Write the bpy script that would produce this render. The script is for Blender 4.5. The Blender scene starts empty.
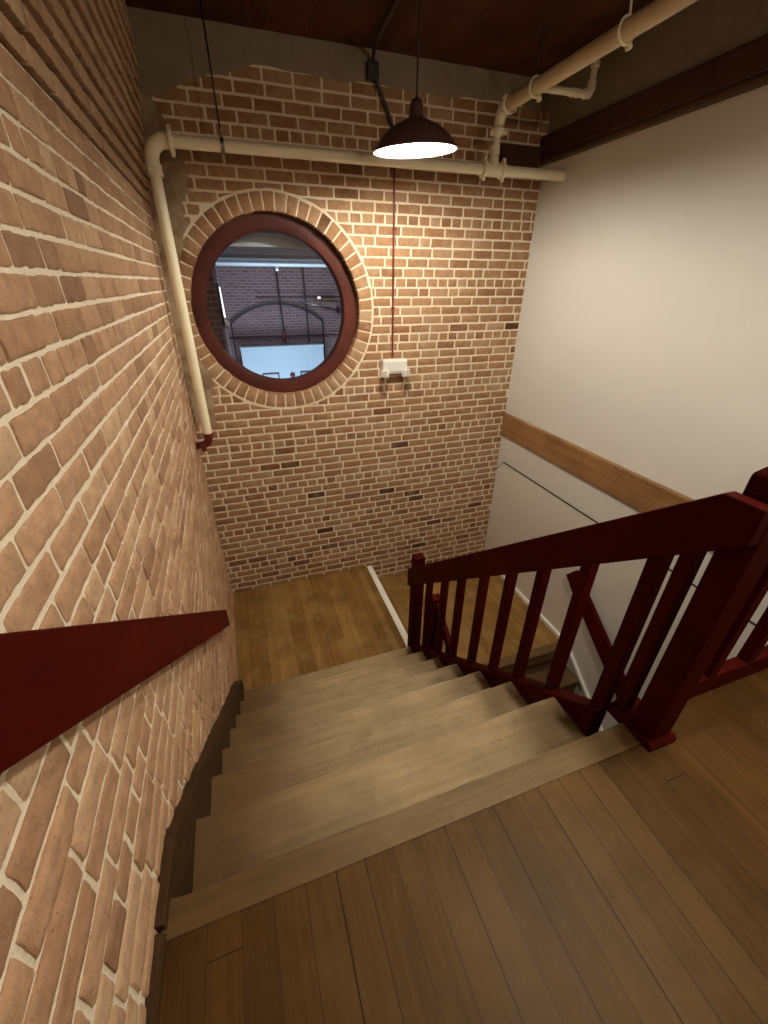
import bpy, bmesh, math, random
from mathutils import Vector, Matrix, noise

random.seed(7)
SC = bpy.context.scene
COL = SC.collection
PI = math.pi

# ------------------------------------------------------------------ helpers
class MB:
    """collects geometry, builds ONE mesh object"""
    def __init__(s):
        s.v = []; s.f = []; s.m = []; s.t = []; s.tint = 0.5; s.mi = 0; s.smooth = set()
    def vert(s, p):
        s.v.append(tuple(p)); s.t.append(s.tint); return len(s.v) - 1
    def face(s, ids, smooth=False):
        s.f.append(tuple(ids)); s.m.append(s.mi)
        if smooth: s.smooth.add(len(s.f) - 1)
    def hexa(s, p):          # p: 8 points, bottom loop then top loop
        i = [s.vert(q) for q in p]
        for a in ((3,2,1,0),(4,5,6,7),(0,1,5,4),(1,2,6,5),(2,3,7,6),(3,0,4,7)):
            s.face([i[k] for k in a])
    def box(s, x0, x1, y0, y1, z0, z1):
        s.hexa([(x0,y0,z0),(x1,y0,z0),(x1,y1,z0),(x0,y1,z0),(x0,y0,z1),(x1,y0,z1),(x1,y1,z1),(x0,y1,z1)])
    def prism_x(s, x0, x1, yz):     # polygon in (y,z) extruded in x
        n = len(yz)
        a = [s.vert((x0, y, z)) for y, z in yz]; b = [s.vert((x1, y, z)) for y, z in yz]
        s.face(a[::-1]); s.face(b)
        for i in range(n):
            j = (i + 1) % n; s.face((a[i], a[j], b[j], b[i]))
    def prism_y(s, y0, y1, xz):
        n = len(xz)
        a = [s.vert((x, y0, z)) for x, z in xz]; b = [s.vert((x, y1, z)) for x, z in xz]
        s.face(a); s.face(b[::-1])
        for i in range(n):
            j = (i + 1) % n; s.face((b[i], b[j], a[j], a[i]))
    def tube(s, pts, r, n=12, caps=True):
        pts = [Vector(p) for p in pts]
        rs = r if isinstance(r, (list, tuple)) else [r] * len(pts)
        prev = None; rings = []
        up = None
        for i, p in enumerate(pts):
            if i == 0: d = pts[1] - p
            elif i == len(pts) - 1: d = p - pts[i-1]
            else: d = (pts[i+1] - p).normalized() + (p - pts[i-1]).normalized()
            d.normalize()
            if up is None:
                a = Vector((0,0,1)) if abs(d.z) < .9 else Vector((1,0,0))
                up = d.cross(a).normalized()
            else:
                up = (up - d * up.dot(d)).normalized()
            w = d.cross(up)
            rings.append([s.vert(p + (up*math.cos(2*PI*k/n) + w*math.sin(2*PI*k/n)) * rs[i]) for k in range(n)])
        for a, b in zip(rings, rings[1:]):
            for k in range(n):
                s.face((a[k], a[(k+1)%n], b[(k+1)%n], b[k]), True)
        if caps:
            s.face(rings[0][::-1]); s.face(rings[-1])
    def lathe(s, prof, c=(0,0,0), n=48, axis='z', closed=False):
        rings = []
        for r, h in prof:
            ring = []
            for k in range(n):
                a = 2*PI*k/n; u, w = r*math.cos(a), r*math.sin(a)
                if axis == 'z': p = (c[0]+u, c[1]+w, c[2]+h)
                elif axis == 'y': p = (c[0]+u, c[1]+h, c[2]+w)
                else: p = (c[0]+h, c[1]+u, c[2]+w)
                ring.append(s.vert(p))
            rings.append(ring)
        prs = list(zip(rings, rings[1:]))
        if closed: prs.append((rings[-1], rings[0]))
        for a, b in prs:
            for k in range(n):
                s.face((a[k], a[(k+1)%n], b[(k+1)%n], b[k]), True)
        if not closed:
            s.face(rings[0][::-1]); s.face(rings[-1])
    def torus(s, c, R, r, axis='x', n=28, m=10):
        prof = [(R + r*math.cos(2*PI*i/m), r*math.sin(2*PI*i/m)) for i in range(m)]
        s.lathe(prof, c, n, axis, closed=True)
    def build(s, name, mats, parent=None, bevel=0, kind=None, segs=2):
        me = bpy.data.meshes.new(name)
        me.from_pydata(s.v, [], s.f)
        if not isinstance(mats, (list, tuple)): mats = [mats]
        for m in mats: me.materials.append(m)
        for i, p in enumerate(me.polygons):
            p.material_index = s.m[i]
            p.use_smooth = i in s.smooth
        at = me.attributes.new('tint', 'FLOAT', 'POINT')
        at.data.foreach_set('value', s.t)
        bm = bmesh.new(); bm.from_mesh(me)
        bmesh.ops.recalc_face_normals(bm, faces=bm.faces)
        for e in bm.edges:
            if len(e.link_faces) == 2 and e.calc_face_angle(0) > math.radians(38): e.smooth = False
        bm.to_mesh(me); bm.free()
        o = bpy.data.objects.new(name, me); COL.objects.link(o)
        if parent is not None: o.parent = parent
        if bevel:
            b = o.modifiers.new('bevel', 'BEVEL'); b.width = bevel; b.segments = segs
            b.limit_method = 'ANGLE'; b.angle_limit = math.radians(40)
        if kind: o['kind'] = kind
        return o

def thing(name, label, cat, group=None, kind=None, loc=(0,0,0)):
    o = bpy.data.objects.new(name, None); COL.objects.link(o)
    o.empty_display_size = .1
    o['label'] = label; o['category'] = cat
    if group: o['group'] = group
    if kind: o['kind'] = kind
    return o
def tag(o, label, cat, group=None, kind=None):
    o['label'] = label; o['category'] = cat
    if group: o['group'] = group
    if kind: o['kind'] = kind
    return o

# ------------------------------------------------------------------ materials
def newmat(name):
    m = bpy.data.materials.new(name); m.use_nodes = True
    nt = m.node_tree; nt.nodes.clear()
    out = nt.nodes.new('ShaderNodeOutputMaterial')
    b = nt.nodes.new('ShaderNodeBsdfPrincipled')
    nt.links.new(b.outputs[0], out.inputs[0])
    return m, nt, b
def N(nt, t, **kw):
    n = nt.nodes.new(t)
    for k, v in kw.items(): setattr(n, k, v)
    return n
def L(nt, a, b): nt.links.new(a, b)
def ramp(nt, src, stops, interp='LINEAR'):
    r = N(nt, 'ShaderNodeValToRGB'); r.color_ramp.interpolation = interp
    e = r.color_ramp.elements
    while len(e) < len(stops): e.new(.5)
    for k, (p, c) in enumerate(stops):
        e[k].position = p; e[k].color = (*c, 1) if len(c) == 3 else c
    L(nt, src, r.inputs[0]); return r.outputs[0]
def mix(nt, fac, a, b, mode='MIX'):
    n = N(nt, 'ShaderNodeMix', data_type='RGBA', blend_type=mode)
    for sock, v in ((n.inputs[0], fac), (n.inputs[6], a), (n.inputs[7], b)):
        if isinstance(v, (int, float)): sock.default_value = v
        elif isinstance(v, tuple): sock.default_value = (*v, 1)
        else: L(nt, v, sock)
    return n.outputs[2]
def mathn(nt, op, a, b=0.0, c=None):
    n = N(nt, 'ShaderNodeMath', operation=op)
    for k, v in enumerate((a, b, c)):
        if v is None: continue
        if isinstance(v, (int, float)): n.inputs[k].default_value = v
        else: L(nt, v, n.inputs[k])
    return n.outputs[0]
def coords(nt, scale=(1,1,1), loc=(0,0,0)):
    t = N(nt, 'ShaderNodeTexCoord'); mp = N(nt, 'ShaderNodeMapping')
    mp.inputs['Scale'].default_value = scale; mp.inputs['Location'].default_value = loc
    L(nt, t.outputs['Object'], mp.inputs['Vector']); return mp.outputs[0]
def noisetex(nt, vec, scale, detail=4, rough=.55):
    n = N(nt, 'ShaderNodeTexNoise'); n.inputs['Scale'].default_value = scale
    n.inputs['Detail'].default_value = detail; n.inputs['Roughness'].default_value = rough
    L(nt, vec, n.inputs['Vector']); return n.outputs[0]
def bump(nt, b, h, strength=.3, dist=.01):
    n = N(nt, 'ShaderNodeBump'); n.inputs['Strength'].default_value = strength
    n.inputs['Distance'].default_value = dist
    L(nt, h, n.inputs['Height']); L(nt, n.outputs[0], b.inputs['Normal'])

def plain(name, col, rough=.5, metal=0, var=.12, nscale=30, bmp=.05, spec=.5):
    m, nt, b = newmat(name)
    v = coords(nt)
    n = noisetex(nt, v, nscale)
    c = mix(nt, n, tuple(x*(1-var) for x in col), tuple(min(1, x*(1+var)) for x in col))
    L(nt, c, b.inputs['Base Color'])
    b.inputs['Roughness'].default_value = rough; b.inputs['Metallic'].default_value = metal
    b.inputs['Specular IOR Level'].default_value = spec
    if bmp: bump(nt, b, n, bmp, .003)
    return m

def brick_mat(name, stops, wash=(.5,.4,.28), washlo=.62, washhi=.75, washmax=.7, pit=.35):
    m, nt, b = newmat(name)
    v = coords(nt)
    a = N(nt, 'ShaderNodeAttribute', attribute_name='tint')
    base = ramp(nt, a.outputs['Fac'], stops)
    n1 = noisetex(nt, v, 26, 6, .65)
    col = mix(nt, n1, (.5,.47,.45), (1.45,1.45,1.45))
    base = mix(nt, 1.0, base, col, 'MULTIPLY')
    n2 = noisetex(nt, v, 7, 5, .6)
    w = mathn(nt, 'MULTIPLY', ramp(nt, n2, [(washlo,(0,0,0)),(washhi,(1,1,1))]), washmax)
    base = mix(nt, w, base, wash)
    n3 = noisetex(nt, v, 140, 3, .6)
    pits = ramp(nt, n3, [(.28,(.45,.4,.38)),(.40,(1,1,1))])
    base = mix(nt, pit, base, mix(nt, 1.0, base, pits, 'MULTIPLY'))
    L(nt, base, b.inputs['Base Color'])
    b.inputs['Roughness'].default_value = .85; b.inputs['Specular IOR Level'].default_value = .25
    h = mathn(nt, 'ADD', mathn(nt, 'MULTIPLY', n1, 1.0), mathn(nt, 'MULTIPLY', n3, .5))
    bump(nt, b, h, .55, .006)
    return m

def mortar_mat(name, c0, c1):
    m, nt, b = newmat(name)
    v = coords(nt)
    n1 = noisetex(nt, v, 9, 6, .65); n2 = noisetex(nt, v, 120, 4, .7)
    L(nt, mix(nt, n1, c0, c1), b.inputs['Base Color'])
    b.inputs['Roughness'].default_value = .95; b.inputs['Specular IOR Level'].default_value = .15
    bump(nt, b, mathn(nt, 'ADD', n1, n2), .7, .008)
    return m

def boards_mat(name, width, tones, seam, grain_axis='Y', rough=.45, wear=None, length=1.6, offs=0.0, walk_shade=None):
    """strip boards running along grain_axis; per-board tone, thin seams, long grain"""
    m, nt, b = newmat(name)
    t = N(nt, 'ShaderNodeTexCoord'); s = N(nt, 'ShaderNodeSeparateXYZ')
    L(nt, t.outputs['Object'], s.inputs[0])
    u = s.outputs['X'] if grain_axis == 'Y' else s.outputs['Y']
    w = s.outputs['Y'] if grain_axis == 'Y' else s.outputs['X']
    u = mathn(nt, 'ADD', u, 10 + offs)
    q = mathn(nt, 'DIVIDE', u, width)
    idx = mathn(nt, 'FLOOR', q); fr = mathn(nt, 'FRACT', q)
    wn = N(nt, 'ShaderNodeTexWhiteNoise', noise_dimensions='1D'); L(nt, idx, wn.inputs['W'])
    # end joints
    shift = mathn(nt, 'MULTIPLY', wn.outputs['Value'], length)
    q2 = mathn(nt, 'DIVIDE', mathn(nt, 'ADD', mathn(nt, 'ADD', w, 20), shift), length)
    idx2 = mathn(nt, 'FLOOR', q2); fr2 = mathn(nt, 'FRACT', q2)
    wn2 = N(nt, 'ShaderNodeTexWhiteNoise', noise_dimensions='2D')
    cx = N(nt, 'ShaderNodeCombineXYZ'); L(nt, idx, cx.inputs[0]); L(nt, idx2, cx.inputs[1]); L(nt, cx.outputs[0], wn2.inputs['Vector'])
    base = ramp(nt, wn2.outputs['Value'], tones)
    cv = N(nt, 'ShaderNodeCombineXYZ')
    L(nt, mathn(nt, 'MULTIPLY', u, 60), cv.inputs[0]); L(nt, mathn(nt, 'MULTIPLY', w, 2.2), cv.inputs[1]); L(nt, mathn(nt, 'MULTIPLY', idx, 3.7), cv.inputs[2])
    g = noisetex(nt, cv.outputs[0], 1.5, 5, .65)
    base = mix(nt, 1.0, base, mix(nt, g, (.55,.52,.5), (1.4,1.4,1.38)), 'MULTIPLY')
    ob = t.outputs['Object']
    n2 = noisetex(nt, ob, 3.0, 5, .6)
    base = mix(nt, 1.0, base, ramp(nt, n2, [(.3,(.72,.7,.68)),(.7,(1.22,1.2,1.16))]), 'MULTIPLY')
    if wear:
        n3 = noisetex(nt, ob, 5.5, 6, .7)
        base = mix(nt, mathn(nt, 'MULTIPLY', ramp(nt, n3, [(.5,(0,0,0)),(.72,(1,1,1))]), .6), base, wear)
    sw = .028 * .08 / width
    e1 = mathn(nt, 'LESS_THAN', fr, sw); e2 = mathn(nt, 'LESS_THAN', fr2, .003/length)
    # seams differ in width from board to board
    e1b = mathn(nt, 'LESS_THAN', fr, mathn(nt, 'MULTIPLY', mathn(nt, 'POWER', wn.outputs['Value'], 2.0), sw*2.2))
    e = mathn(nt, 'MAXIMUM', mathn(nt, 'MAXIMUM', mathn(nt, 'MULTIPLY', e1, .45), e1b), mathn(nt, 'MULTIPLY', e2, .8))
    base = mix(nt, e, base, seam)
    if walk_shade: base = walk_and_shade(nt, base, *walk_shade)
    L(nt, base, b.inputs['Base Color'])
    L(nt, mathn(nt, 'ADD', mathn(nt, 'MULTIPLY', g, .25), rough - .12), b.inputs['Roughness'])
    b.inputs['Specular IOR Level'].default_value = .12
    bump(nt, b, mathn(nt, 'SUBTRACT', mathn(nt, 'MULTIPLY', g, .35), e), .25, .003)
    return m

def walk_and_shade(nt, base, cx, w0, w1, edge):  # darkens the sides in the colour: worn walking line plus less light there
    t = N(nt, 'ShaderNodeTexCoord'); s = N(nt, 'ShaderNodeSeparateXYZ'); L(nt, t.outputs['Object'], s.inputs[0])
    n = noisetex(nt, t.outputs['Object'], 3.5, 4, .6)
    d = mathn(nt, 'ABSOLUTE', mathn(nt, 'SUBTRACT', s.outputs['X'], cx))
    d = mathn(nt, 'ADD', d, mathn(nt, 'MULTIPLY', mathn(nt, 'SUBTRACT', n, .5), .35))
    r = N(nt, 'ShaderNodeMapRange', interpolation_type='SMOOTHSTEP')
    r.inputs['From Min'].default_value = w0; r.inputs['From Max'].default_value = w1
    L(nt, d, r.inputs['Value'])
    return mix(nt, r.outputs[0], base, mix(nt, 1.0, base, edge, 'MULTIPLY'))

def wood_mat(name, c0, c1, grain='X', rough=.5, scale=1.0, wear=None, walk_shade=None, spec=.3, wearlo=.5, wearhi=.7, wamt=.65):
    m, nt, b = newmat(name)
    sc = {'X': (2.0, 45, 45), 'Y': (45, 2.0, 45), 'Z': (45, 45, 2.0)}[grain]
    v = coords(nt, tuple(k*scale for k in sc))
    g = noisetex(nt, v, 1.0, 6, .65)
    base = ramp(nt, g, [(.25, c0), (.75, c1)])
    o = coords(nt)
    n2 = noisetex(nt, o, 4, 5, .6)
    base = mix(nt, 1.0, base, ramp(nt, n2, [(.3,(.75,.75,.74)),(.7,(1.2,1.2,1.18))]), 'MULTIPLY')
    if wear:
        n3 = noisetex(nt, o, 14, 8, .75)
        base = mix(nt, mathn(nt, 'MULTIPLY', ramp(nt, n3, [(wearlo,(0,0,0)),(wearhi,(1,1,1))]), wamt), base, wear)
    if walk_shade: base = walk_and_shade(nt, base, *walk_shade)
    L(nt, base, b.inputs['Base Color'])
    b.inputs['Roughness'].default_value = rough; b.inputs['Specular IOR Level'].default_value = spec
    bump(nt, b, g, .15, .002)
    return m

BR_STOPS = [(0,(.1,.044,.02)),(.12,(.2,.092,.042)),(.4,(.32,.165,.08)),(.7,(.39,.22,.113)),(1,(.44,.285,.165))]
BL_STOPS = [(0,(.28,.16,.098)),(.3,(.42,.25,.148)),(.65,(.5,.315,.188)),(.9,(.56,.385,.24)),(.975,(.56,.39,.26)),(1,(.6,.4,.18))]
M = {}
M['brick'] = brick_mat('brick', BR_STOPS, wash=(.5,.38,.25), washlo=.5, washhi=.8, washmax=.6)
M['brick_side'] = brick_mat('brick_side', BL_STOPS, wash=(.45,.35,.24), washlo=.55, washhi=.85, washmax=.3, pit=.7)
M['mortar'] = mortar_mat('mortar', (.72,.6,.43), (.92,.83,.66))
M['mortar_side'] = mortar_mat('mortar_side', (.78,.67,.5), (.93,.86,.71))
M['mortar_shaded'] = mortar_mat('mortar_shaded', (.012,.007,.005), (.022,.013,.009))
M['plaster_grey'] = mortar_mat('plaster_grey', (.2,.165,.115), (.36,.3,.21))
M['plaster_sand'] = brick_mat('plaster_sand', [(0,(.2,.11,.06)),(1,(.3,.2,.12))], wash=(.42,.33,.21), washlo=.4, washhi=.6, washmax=.8, pit=.5)
M['white_wall'] = plain('white_wall', (.68,.67,.615), .7, var=.03, nscale=6, bmp=.03)
M['white_panel'] = plain('white_panel', (.72,.69,.61), .6, var=.03, nscale=6, bmp=.03)
M['white_trim'] = plain('white_trim', (.93,.91,.85), .45, var=.03)
M['ceil'] = boards_mat('ceil_boards', .14, [(0,(.06,.022,.013)),(1,(.10,.038,.022))], (.02,.008,.005), 'Y', .7)
M['floor'] = boards_mat('floor_boards', .079, [(0,(.088,.05,.016)),(.5,(.105,.06,.02)),(1,(.125,.073,.025))], (.022,.011,.004), 'Y', .45, length=30, wear=(.13,.08,.03), walk_shade=(.5, .2, .75, (.78,.66,.5)))
M['floor_low'] = boards_mat('floor_boards_landing', .082, [(0,(.21,.112,.03)),(.5,(.25,.142,.043)),(1,(.29,.172,.058))], (.05,.024,.007), 'Y', .48, length=2.2, wear=(.3,.21,.09))
M['tread'] = wood_mat('tread_wood', (.25,.175,.085), (.42,.31,.165), 'X', .55, wear=(.46,.35,.2), wearlo=.45, wearhi=.75, wamt=.5, walk_shade=(.5, .25, .8, (.36,.27,.18)))
M['nosing'] = wood_mat('nosing_wood', (.12,.078,.03), (.22,.145,.062), 'X', .5, wear=(.24,.16,.075), wearlo=.5, wearhi=.75, walk_shade=(.5, .25, .8, (.6,.5,.4)))
M['worn_edge'] = wood_mat('worn_edge', (.26,.19,.1), (.5,.41,.27), 'X', .6)
M['worn_tread'] = wood_mat('worn_tread', (.33,.24,.13), (.5,.39,.24), 'X', .6, walk_shade=(.5, .25, .8, (.42,.33,.22)))
M['riser'] = wood_mat('riser_wood', (.08,.04,.018), (.13,.07,.03), 'X', .55)
M['skirt'] = wood_mat('skirt_wood', (.035,.018,.007), (.06,.032,.012), 'Y', .6, spec=.1)
M['red'] = wood_mat('red_paint', (.05,.0026,.0011), (.062,.0034,.0015), 'X', .55, spec=.05)
M['red_frame'] = wood_mat('red_frame_paint', (.055,.0085,.0045), (.075,.013,.007), 'X', .45, scale=.3, wear=(.12,.045,.03), wearlo=.62, wearhi=.75, wamt=.5, spec=.3)
M['trim_wood'] = wood_mat('oak_trim', (.2,.095,.035), (.33,.175,.075), 'Y', .45, scale=.6)
M['brick_plain'] = plain('hall_wall', (.2,.12,.08), .85)
M['beam'] = wood_mat('dark_beam', (.045,.016,.011), (.075,.028,.018), 'Y', .6)
M['pipe'] = plain('pipe_paint', (.93,.86,.62), .38, var=.05, nscale=12)
M['pipe_top'] = plain('pipe_paint_old', (.7,.58,.36), .45, var=.1, nscale=12)
M['red_pipe'] = plain('red_pipe', (.14,.012,.008), .4)
M['steel'] = plain('steel', (.35,.33,.3), .35, metal=1)
M['black_metal'] = plain('black_metal', (.02,.015,.013), .4)
M['shade_out'] = plain('shade_enamel', (.1,.05,.045), .3, var=.25, nscale=40)
M['shade_in'] = plain('shade_white', (.85,.85,.82), .5)
M['white_plastic'] = plain('white_plastic', (.82,.8,.74), .4, var=.02)
M['lens'] = plain('lamp_lens', (.5,.45,.36), .2)
M['far_brick'] = None

def emis(name, col, s):
    m, nt, b = newmat(name)
    b.inputs['Base Color'].default_value = (*col, 1)
    b.inputs['Emission Color'].default_value = (*col, 1); b.inputs['Emission Strength'].default_value = s
    n = noisetex(nt, coords(nt), 5); L(nt, mathn(nt, 'ADD', mathn(nt, 'MULTIPLY', n, .02), .3), b.inputs['Roughness'])
    return m
M['bulb'] = emis('bulb_glow', (1, .925, .79), 370)
M['tube_glow'] = emis('tube_glow', (.9, .95, 1), .8)

def glass():
    m = bpy.data.materials.new('glass'); m.use_nodes = True
    nt = m.node_tree; nt.nodes.clear()
    out = N(nt, 'ShaderNodeOutputMaterial'); t = N(nt, 'ShaderNodeBsdfTransparent'); g = N(nt, 'ShaderNodeBsdfGlossy')
    t.inputs[0].default_value = (.93,.95,.97,1)
    g.inputs['Roughness'].default_value = .02
    f = N(nt, 'ShaderNodeFresnel'); f.inputs[0].default_value = 1.45
    mx = N(nt, 'ShaderNodeMixShader'); L(nt, f.outputs[0], mx.inputs[0]); L(nt, t.outputs[0], mx.inputs[1]); L(nt, g.outputs[0], mx.inputs[2])
    L(nt, mx.outputs[0], out.inputs[0]); return m
M['glass'] = glass()

def far_brick():
    m, nt, b = newmat('far_brick')
    t = N(nt, 'ShaderNodeTexCoord'); s = N(nt, 'ShaderNodeSeparateXYZ'); L(nt, t.outputs['Object'], s.inputs[0])
    c = N(nt, 'ShaderNodeCombineXYZ')
    L(nt, mathn(nt, 'ADD', s.outputs['X'], s.outputs['Y']), c.inputs[0]); L(nt, s.outputs['Z'], c.inputs[1])
    k = N(nt, 'ShaderNodeTexBrick'); L(nt, c.outputs[0], k.inputs['Vector'])
    k.inputs['Color1'].default_value = (.2,.1,.09,1); k.inputs['Color2'].default_value = (.27,.15,.14,1); k.inputs['Mortar'].default_value = (.34,.27,.26,1)
    k.inputs['Scale'].default_value = 1; k.inputs['Mortar Size'].default_value = .007
    k.inputs['Brick Width'].default_value = .14; k.inputs['Row Height'].default_value = .05
    L(nt, k.outputs[0], b.inputs['Base Color']); b.inputs['Roughness'].default_value = .9
    return m
M['far_brick'] = far_brick()
M['far_ceil'] = plain('far_ceiling', (.78,.8,.82), .8, var=.2, nscale=4)
M['far_white'] = plain('far_white', (.62,.74,.8), .7, var=.03)
M['far_dark'] = plain('far_dark', (.03,.02,.02), .5)
M['paper'] = plain('paper', (.6,.62,.64), .6, var=.25, nscale=9)

# ------------------------------------------------------------------ dimensions
D = 3.956          # back brick wall plane
W = 2.853          # white wall plane
CZ = 2.80          # ceiling
Z1 = -1.76         # corner landing
Z2 = -1.99         # second landing
R_ = .22           # riser
NY = [.562, .846, 1.108, 1.366, 1.618, 1.873, 2.14, 2.405]   # nosing lines, NY[k] at z=-k*R_
WC = (.414, 1.13)  # round window centre (x,z)
YB = -2.2          # wall behind the viewer

def xl(y, z):      # face of the old side wall: slightly out of square and leaning
    return -.384 - .0215*y + .0115*y*max(0, min(1, (z+.1)/1.9))

# ------------------------------------------------------------------ bricks
def grid_pts(n, e):
    return [0.0] + [e + (1 - 2*e)*k/(n-2) for k in range(n-1)] + [1.0]
def brick_patch(mb, P, nx, ny, depth, seed, rough=.002, edge=.004, jag=.0025, eu=None, ev=None):
    """P(u,v,d): surface point for u,v in 0..1 pushed back by d. Rounded front face + rim back to depth"""
    ids = []
    sv = Vector((seed*3.1, seed*1.7, seed*.9))
    p00 = Vector(P(0, .5, 0)); du = (Vector(P(1, .5, 0)) - p00).length
    p01 = Vector(P(.5, 0, 0)); dv = (Vector(P(.5, 1, 0)) - p01).length
    gu = grid_pts(nx, min(.3, .0055/max(du, .01))); gv = grid_pts(ny, min(.3, .0055/max(dv, .01)))
    for j in range(ny+1):
        row = []
        for i in range(nx+1):
            u, v = gu[i], gv[j]
            bord = (i in (0, nx)) + (j in (0, ny))
            d = edge*(1.0 if bord == 1 else 1.9 if bord == 2 else 0)
            q = Vector(P(u, v, 0))
            d += rough * noise.noise(q*19 + sv)
            p = Vector(P(u, v, d))
            if bord:
                jj = noise.noise_vector(q*33 + sv) * jag
                p += jj
            row.append(mb.vert(p))
        ids.append(row)
    for j in range(ny):
        for i in range(nx):
            mb.face((ids[j][i], ids[j][i+1], ids[j+1][i+1], ids[j+1][i]), True)
    rim = [(i, 0) for i in range(nx)] + [(nx, j) for j in range(ny)] + [(i, ny) for i in range(nx, 0, -1)] + [(0, j) for j in range(ny, 0, -1)]
    back = []
    for i, j in rim:
        back.append(mb.vert(P(gu[i], gv[j], depth)))
    n = len(rim)
    for a in range(n):
        b = (a+1) % n
        i, j = rim[a]; i2, j2 = rim[b]
        mb.face((ids[j][i], back[a], back[b], ids[j2][i2]))

def course_cells(u0, u1, row, header, BL, ML, rnd):
    """bricks along a course: list of (a,b)"""
    step = BL/2 if header else BL
    st = u0 - BL + (BL*.5 if row % 2 else 0) + (BL*.25 if header else 0) + rnd.uniform(-.055, .055)
    out = []; a = st
    while a < u1:
        k = step*(1 + rnd.uniform(-.04, .04))
        if not header and rnd.random() < .04: k = step*.52
        s, e = max(a + ML*.5, u0), min(a + k - ML*.5, u1)
        if e - s > .02: out.append((s, e))
        a += k
    return out

# ---- back wall
def build_back_wall():
    rnd = random.Random(11)
    BL, CH, ML = .207, .0775, .0105
    mb = MB()
    RO = .838
    cx, cz = WC
    z = 1.815 - CH/2 - CH*60
    row = -60
    while z < CZ - .01:
        header = row % 6 == 0
        for a, b in course_cells(-.5, W - .004, row, header, BL, ML, rnd):
            z0, z1 = z + ML*.5, min(z + CH - ML*.5, CZ)
            if z1 < -2.06: continue
            am, zm = (a+b)/2, (z0+z1)/2
            mb.tint = max(0, min(1, rnd.gauss(.6, .17) - ((.22 + .2*rnd.random()) if rnd.random() < (.025 + .1*(zm < -.6) + .04*(zm < .3)) else 0)))
            dmin = min(math.hypot(x-cx, q-cz) for x in (a, am, b) for q in (z0, zm, z1))
            if dmin < RO and abs(am-cx) < RO + .2:
                dz = abs(zm - cz)
                if dz < RO*.86:
                    # trim horizontally
                    def lim(q): return math.sqrt(max(0, RO*RO - (q-cz)**2))
                    segs = []
                    if a < cx - lim(zm) + .02: segs.append(('l', a, b))
                    if b > cx + lim(zm) - .02: segs.append(('r', a, b))
                    for sd, aa, bb in segs:
                        if sd == 'l':
                            f0 = lambda q, aa=aa: aa
                            f1 = lambda q, bb=bb: min(bb, cx - lim(q))
                        else:
                            f0 = lambda q, aa=aa: max(aa, cx + lim(q))
                            f1 = lambda q, bb=bb: bb
                        if min(f1(q) - f0(q) for q in (z0, z1)) < -.015 or max(f1(q)-f0(q) for q in (z0, z1)) < .02: continue
                        def P(u, v, d, f0=f0, f1=f1):
                            q = z0 + (z1-z0)*v; x0 = f0(q); x1 = max(x0+.004, f1(q)); return (x0 + (x1-x0)*u, D + d, q)
                        brick_patch(mb, P, 6, 4, .02, rnd.random()*40, .0006, .0022, .0018)
                else:
                    top = zm > cz
                    def g(x): return math.sqrt(max(0, RO*RO - (x-cx)**2))
                    def zz(x):
                        if abs(x-cx) >= RO: return z0, z1
                        if top: return min(max(z0, cz + g(x)), z1 - .003), z1
                        return z0, max(min(z1, cz - g(x)), z0 + .003)
                    if max(zz(x)[1]-zz(x)[0] for x in (a, am, b)) < .02: continue
                    def P(u, v, d):
                        x = a + (b-a)*u; q0, q1 = zz(x); return (x, D + d, q0 + (q1-q0)*v)
                    brick_patch(mb, P, 7, 4, .02, rnd.random()*40, .0006, .0022, .0018)
                continue
            def P(u, v, d): return (a + (b-a)*u, D + d, z0 + (z1-z0)*v)
            brick_patch(mb, P, 6, 4, .02, rnd.random()*40, .0006, .0022, .0018)
        z += CH; row += 1
    # ring of headers round the window
    n = 54
    for k in range(n):
        t0 = 2*PI*(k + .07)/n; t1 = 2*PI*(k + .93)/n
        mb.tint = max(0.05, min(1, rnd.gauss(.62, .17) - (.4 if rnd.random() < .04 else 0)))
        ra, rb = .702 + rnd.uniform(-.003, .004), .822 + rnd.uniform(-.006, .004)
        def P(u, v, d):
            t = t0 + (t1-t0)*u; r = ra + (rb-ra)*v
            return (cx + r*math.cos(t), D - .002 + d, cz + r*math.sin(t))
        brick_patch(mb, P, 3, 4, .10, rnd.random()*40, .0006, .0022, .0018)
    # mortar bed with the round opening
    mb.tint = .5; mb.mi = 1
    x0, x1, z0, z1 = -.5, W, -2.1, CZ
    n = 128; inner = []; mid = []; outer = []
    def rect(t):
        c, s = math.cos(t), math.sin(t)
        k = min(((x1-cx) if c > 0 else (x0-cx))/c if abs(c) > 1e-9 else 9e9, ((z1-cz) if s > 0 else (z0-cz))/s if abs(s) > 1e-9 else 9e9)
        return cx + k*c, cz + k*s
    angs = sorted([2*PI*k/n for k in range(n)] + [math.atan2(zz-cz, xx-cx) % (2*PI) for xx in (x0, x1) for zz in (z0, z1)])
    yb = D + .0011
    R0 = .707
    tun = []
    for t in angs:
        inner.append(mb.vert((cx + R0*math.cos(t), yb, cz + R0*math.sin(t))))
        xx, zz = rect(t); outer.append(mb.vert((xx, yb, zz)))
        tun.append(mb.vert((cx + R0*math.cos(t), D + .30, cz + R0*math.sin(t))))
    m = len(angs)
    for k in range(m):
        j = (k+1) % m
        mb.face((inner[k], inner[j], outer[j], outer[k]))
        mb.face((inner[k], tun[k], tun[j], inner[j]))
    # rear face of the wall
    o2 = [mb.vert((mb.v[i][0], D + .30, mb.v[i][2])) for i in outer]
    for k in range(m):
        j = (k+1) % m; mb.face((tun[k], o2[k], o2[j], tun[j]))
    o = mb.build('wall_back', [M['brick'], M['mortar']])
    tag(o, 'red brick wall with cream mortar around the round window', 'wall', kind='structure')
    # ragged grey render along the top
    p = MB(); nseg = 150
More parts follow.
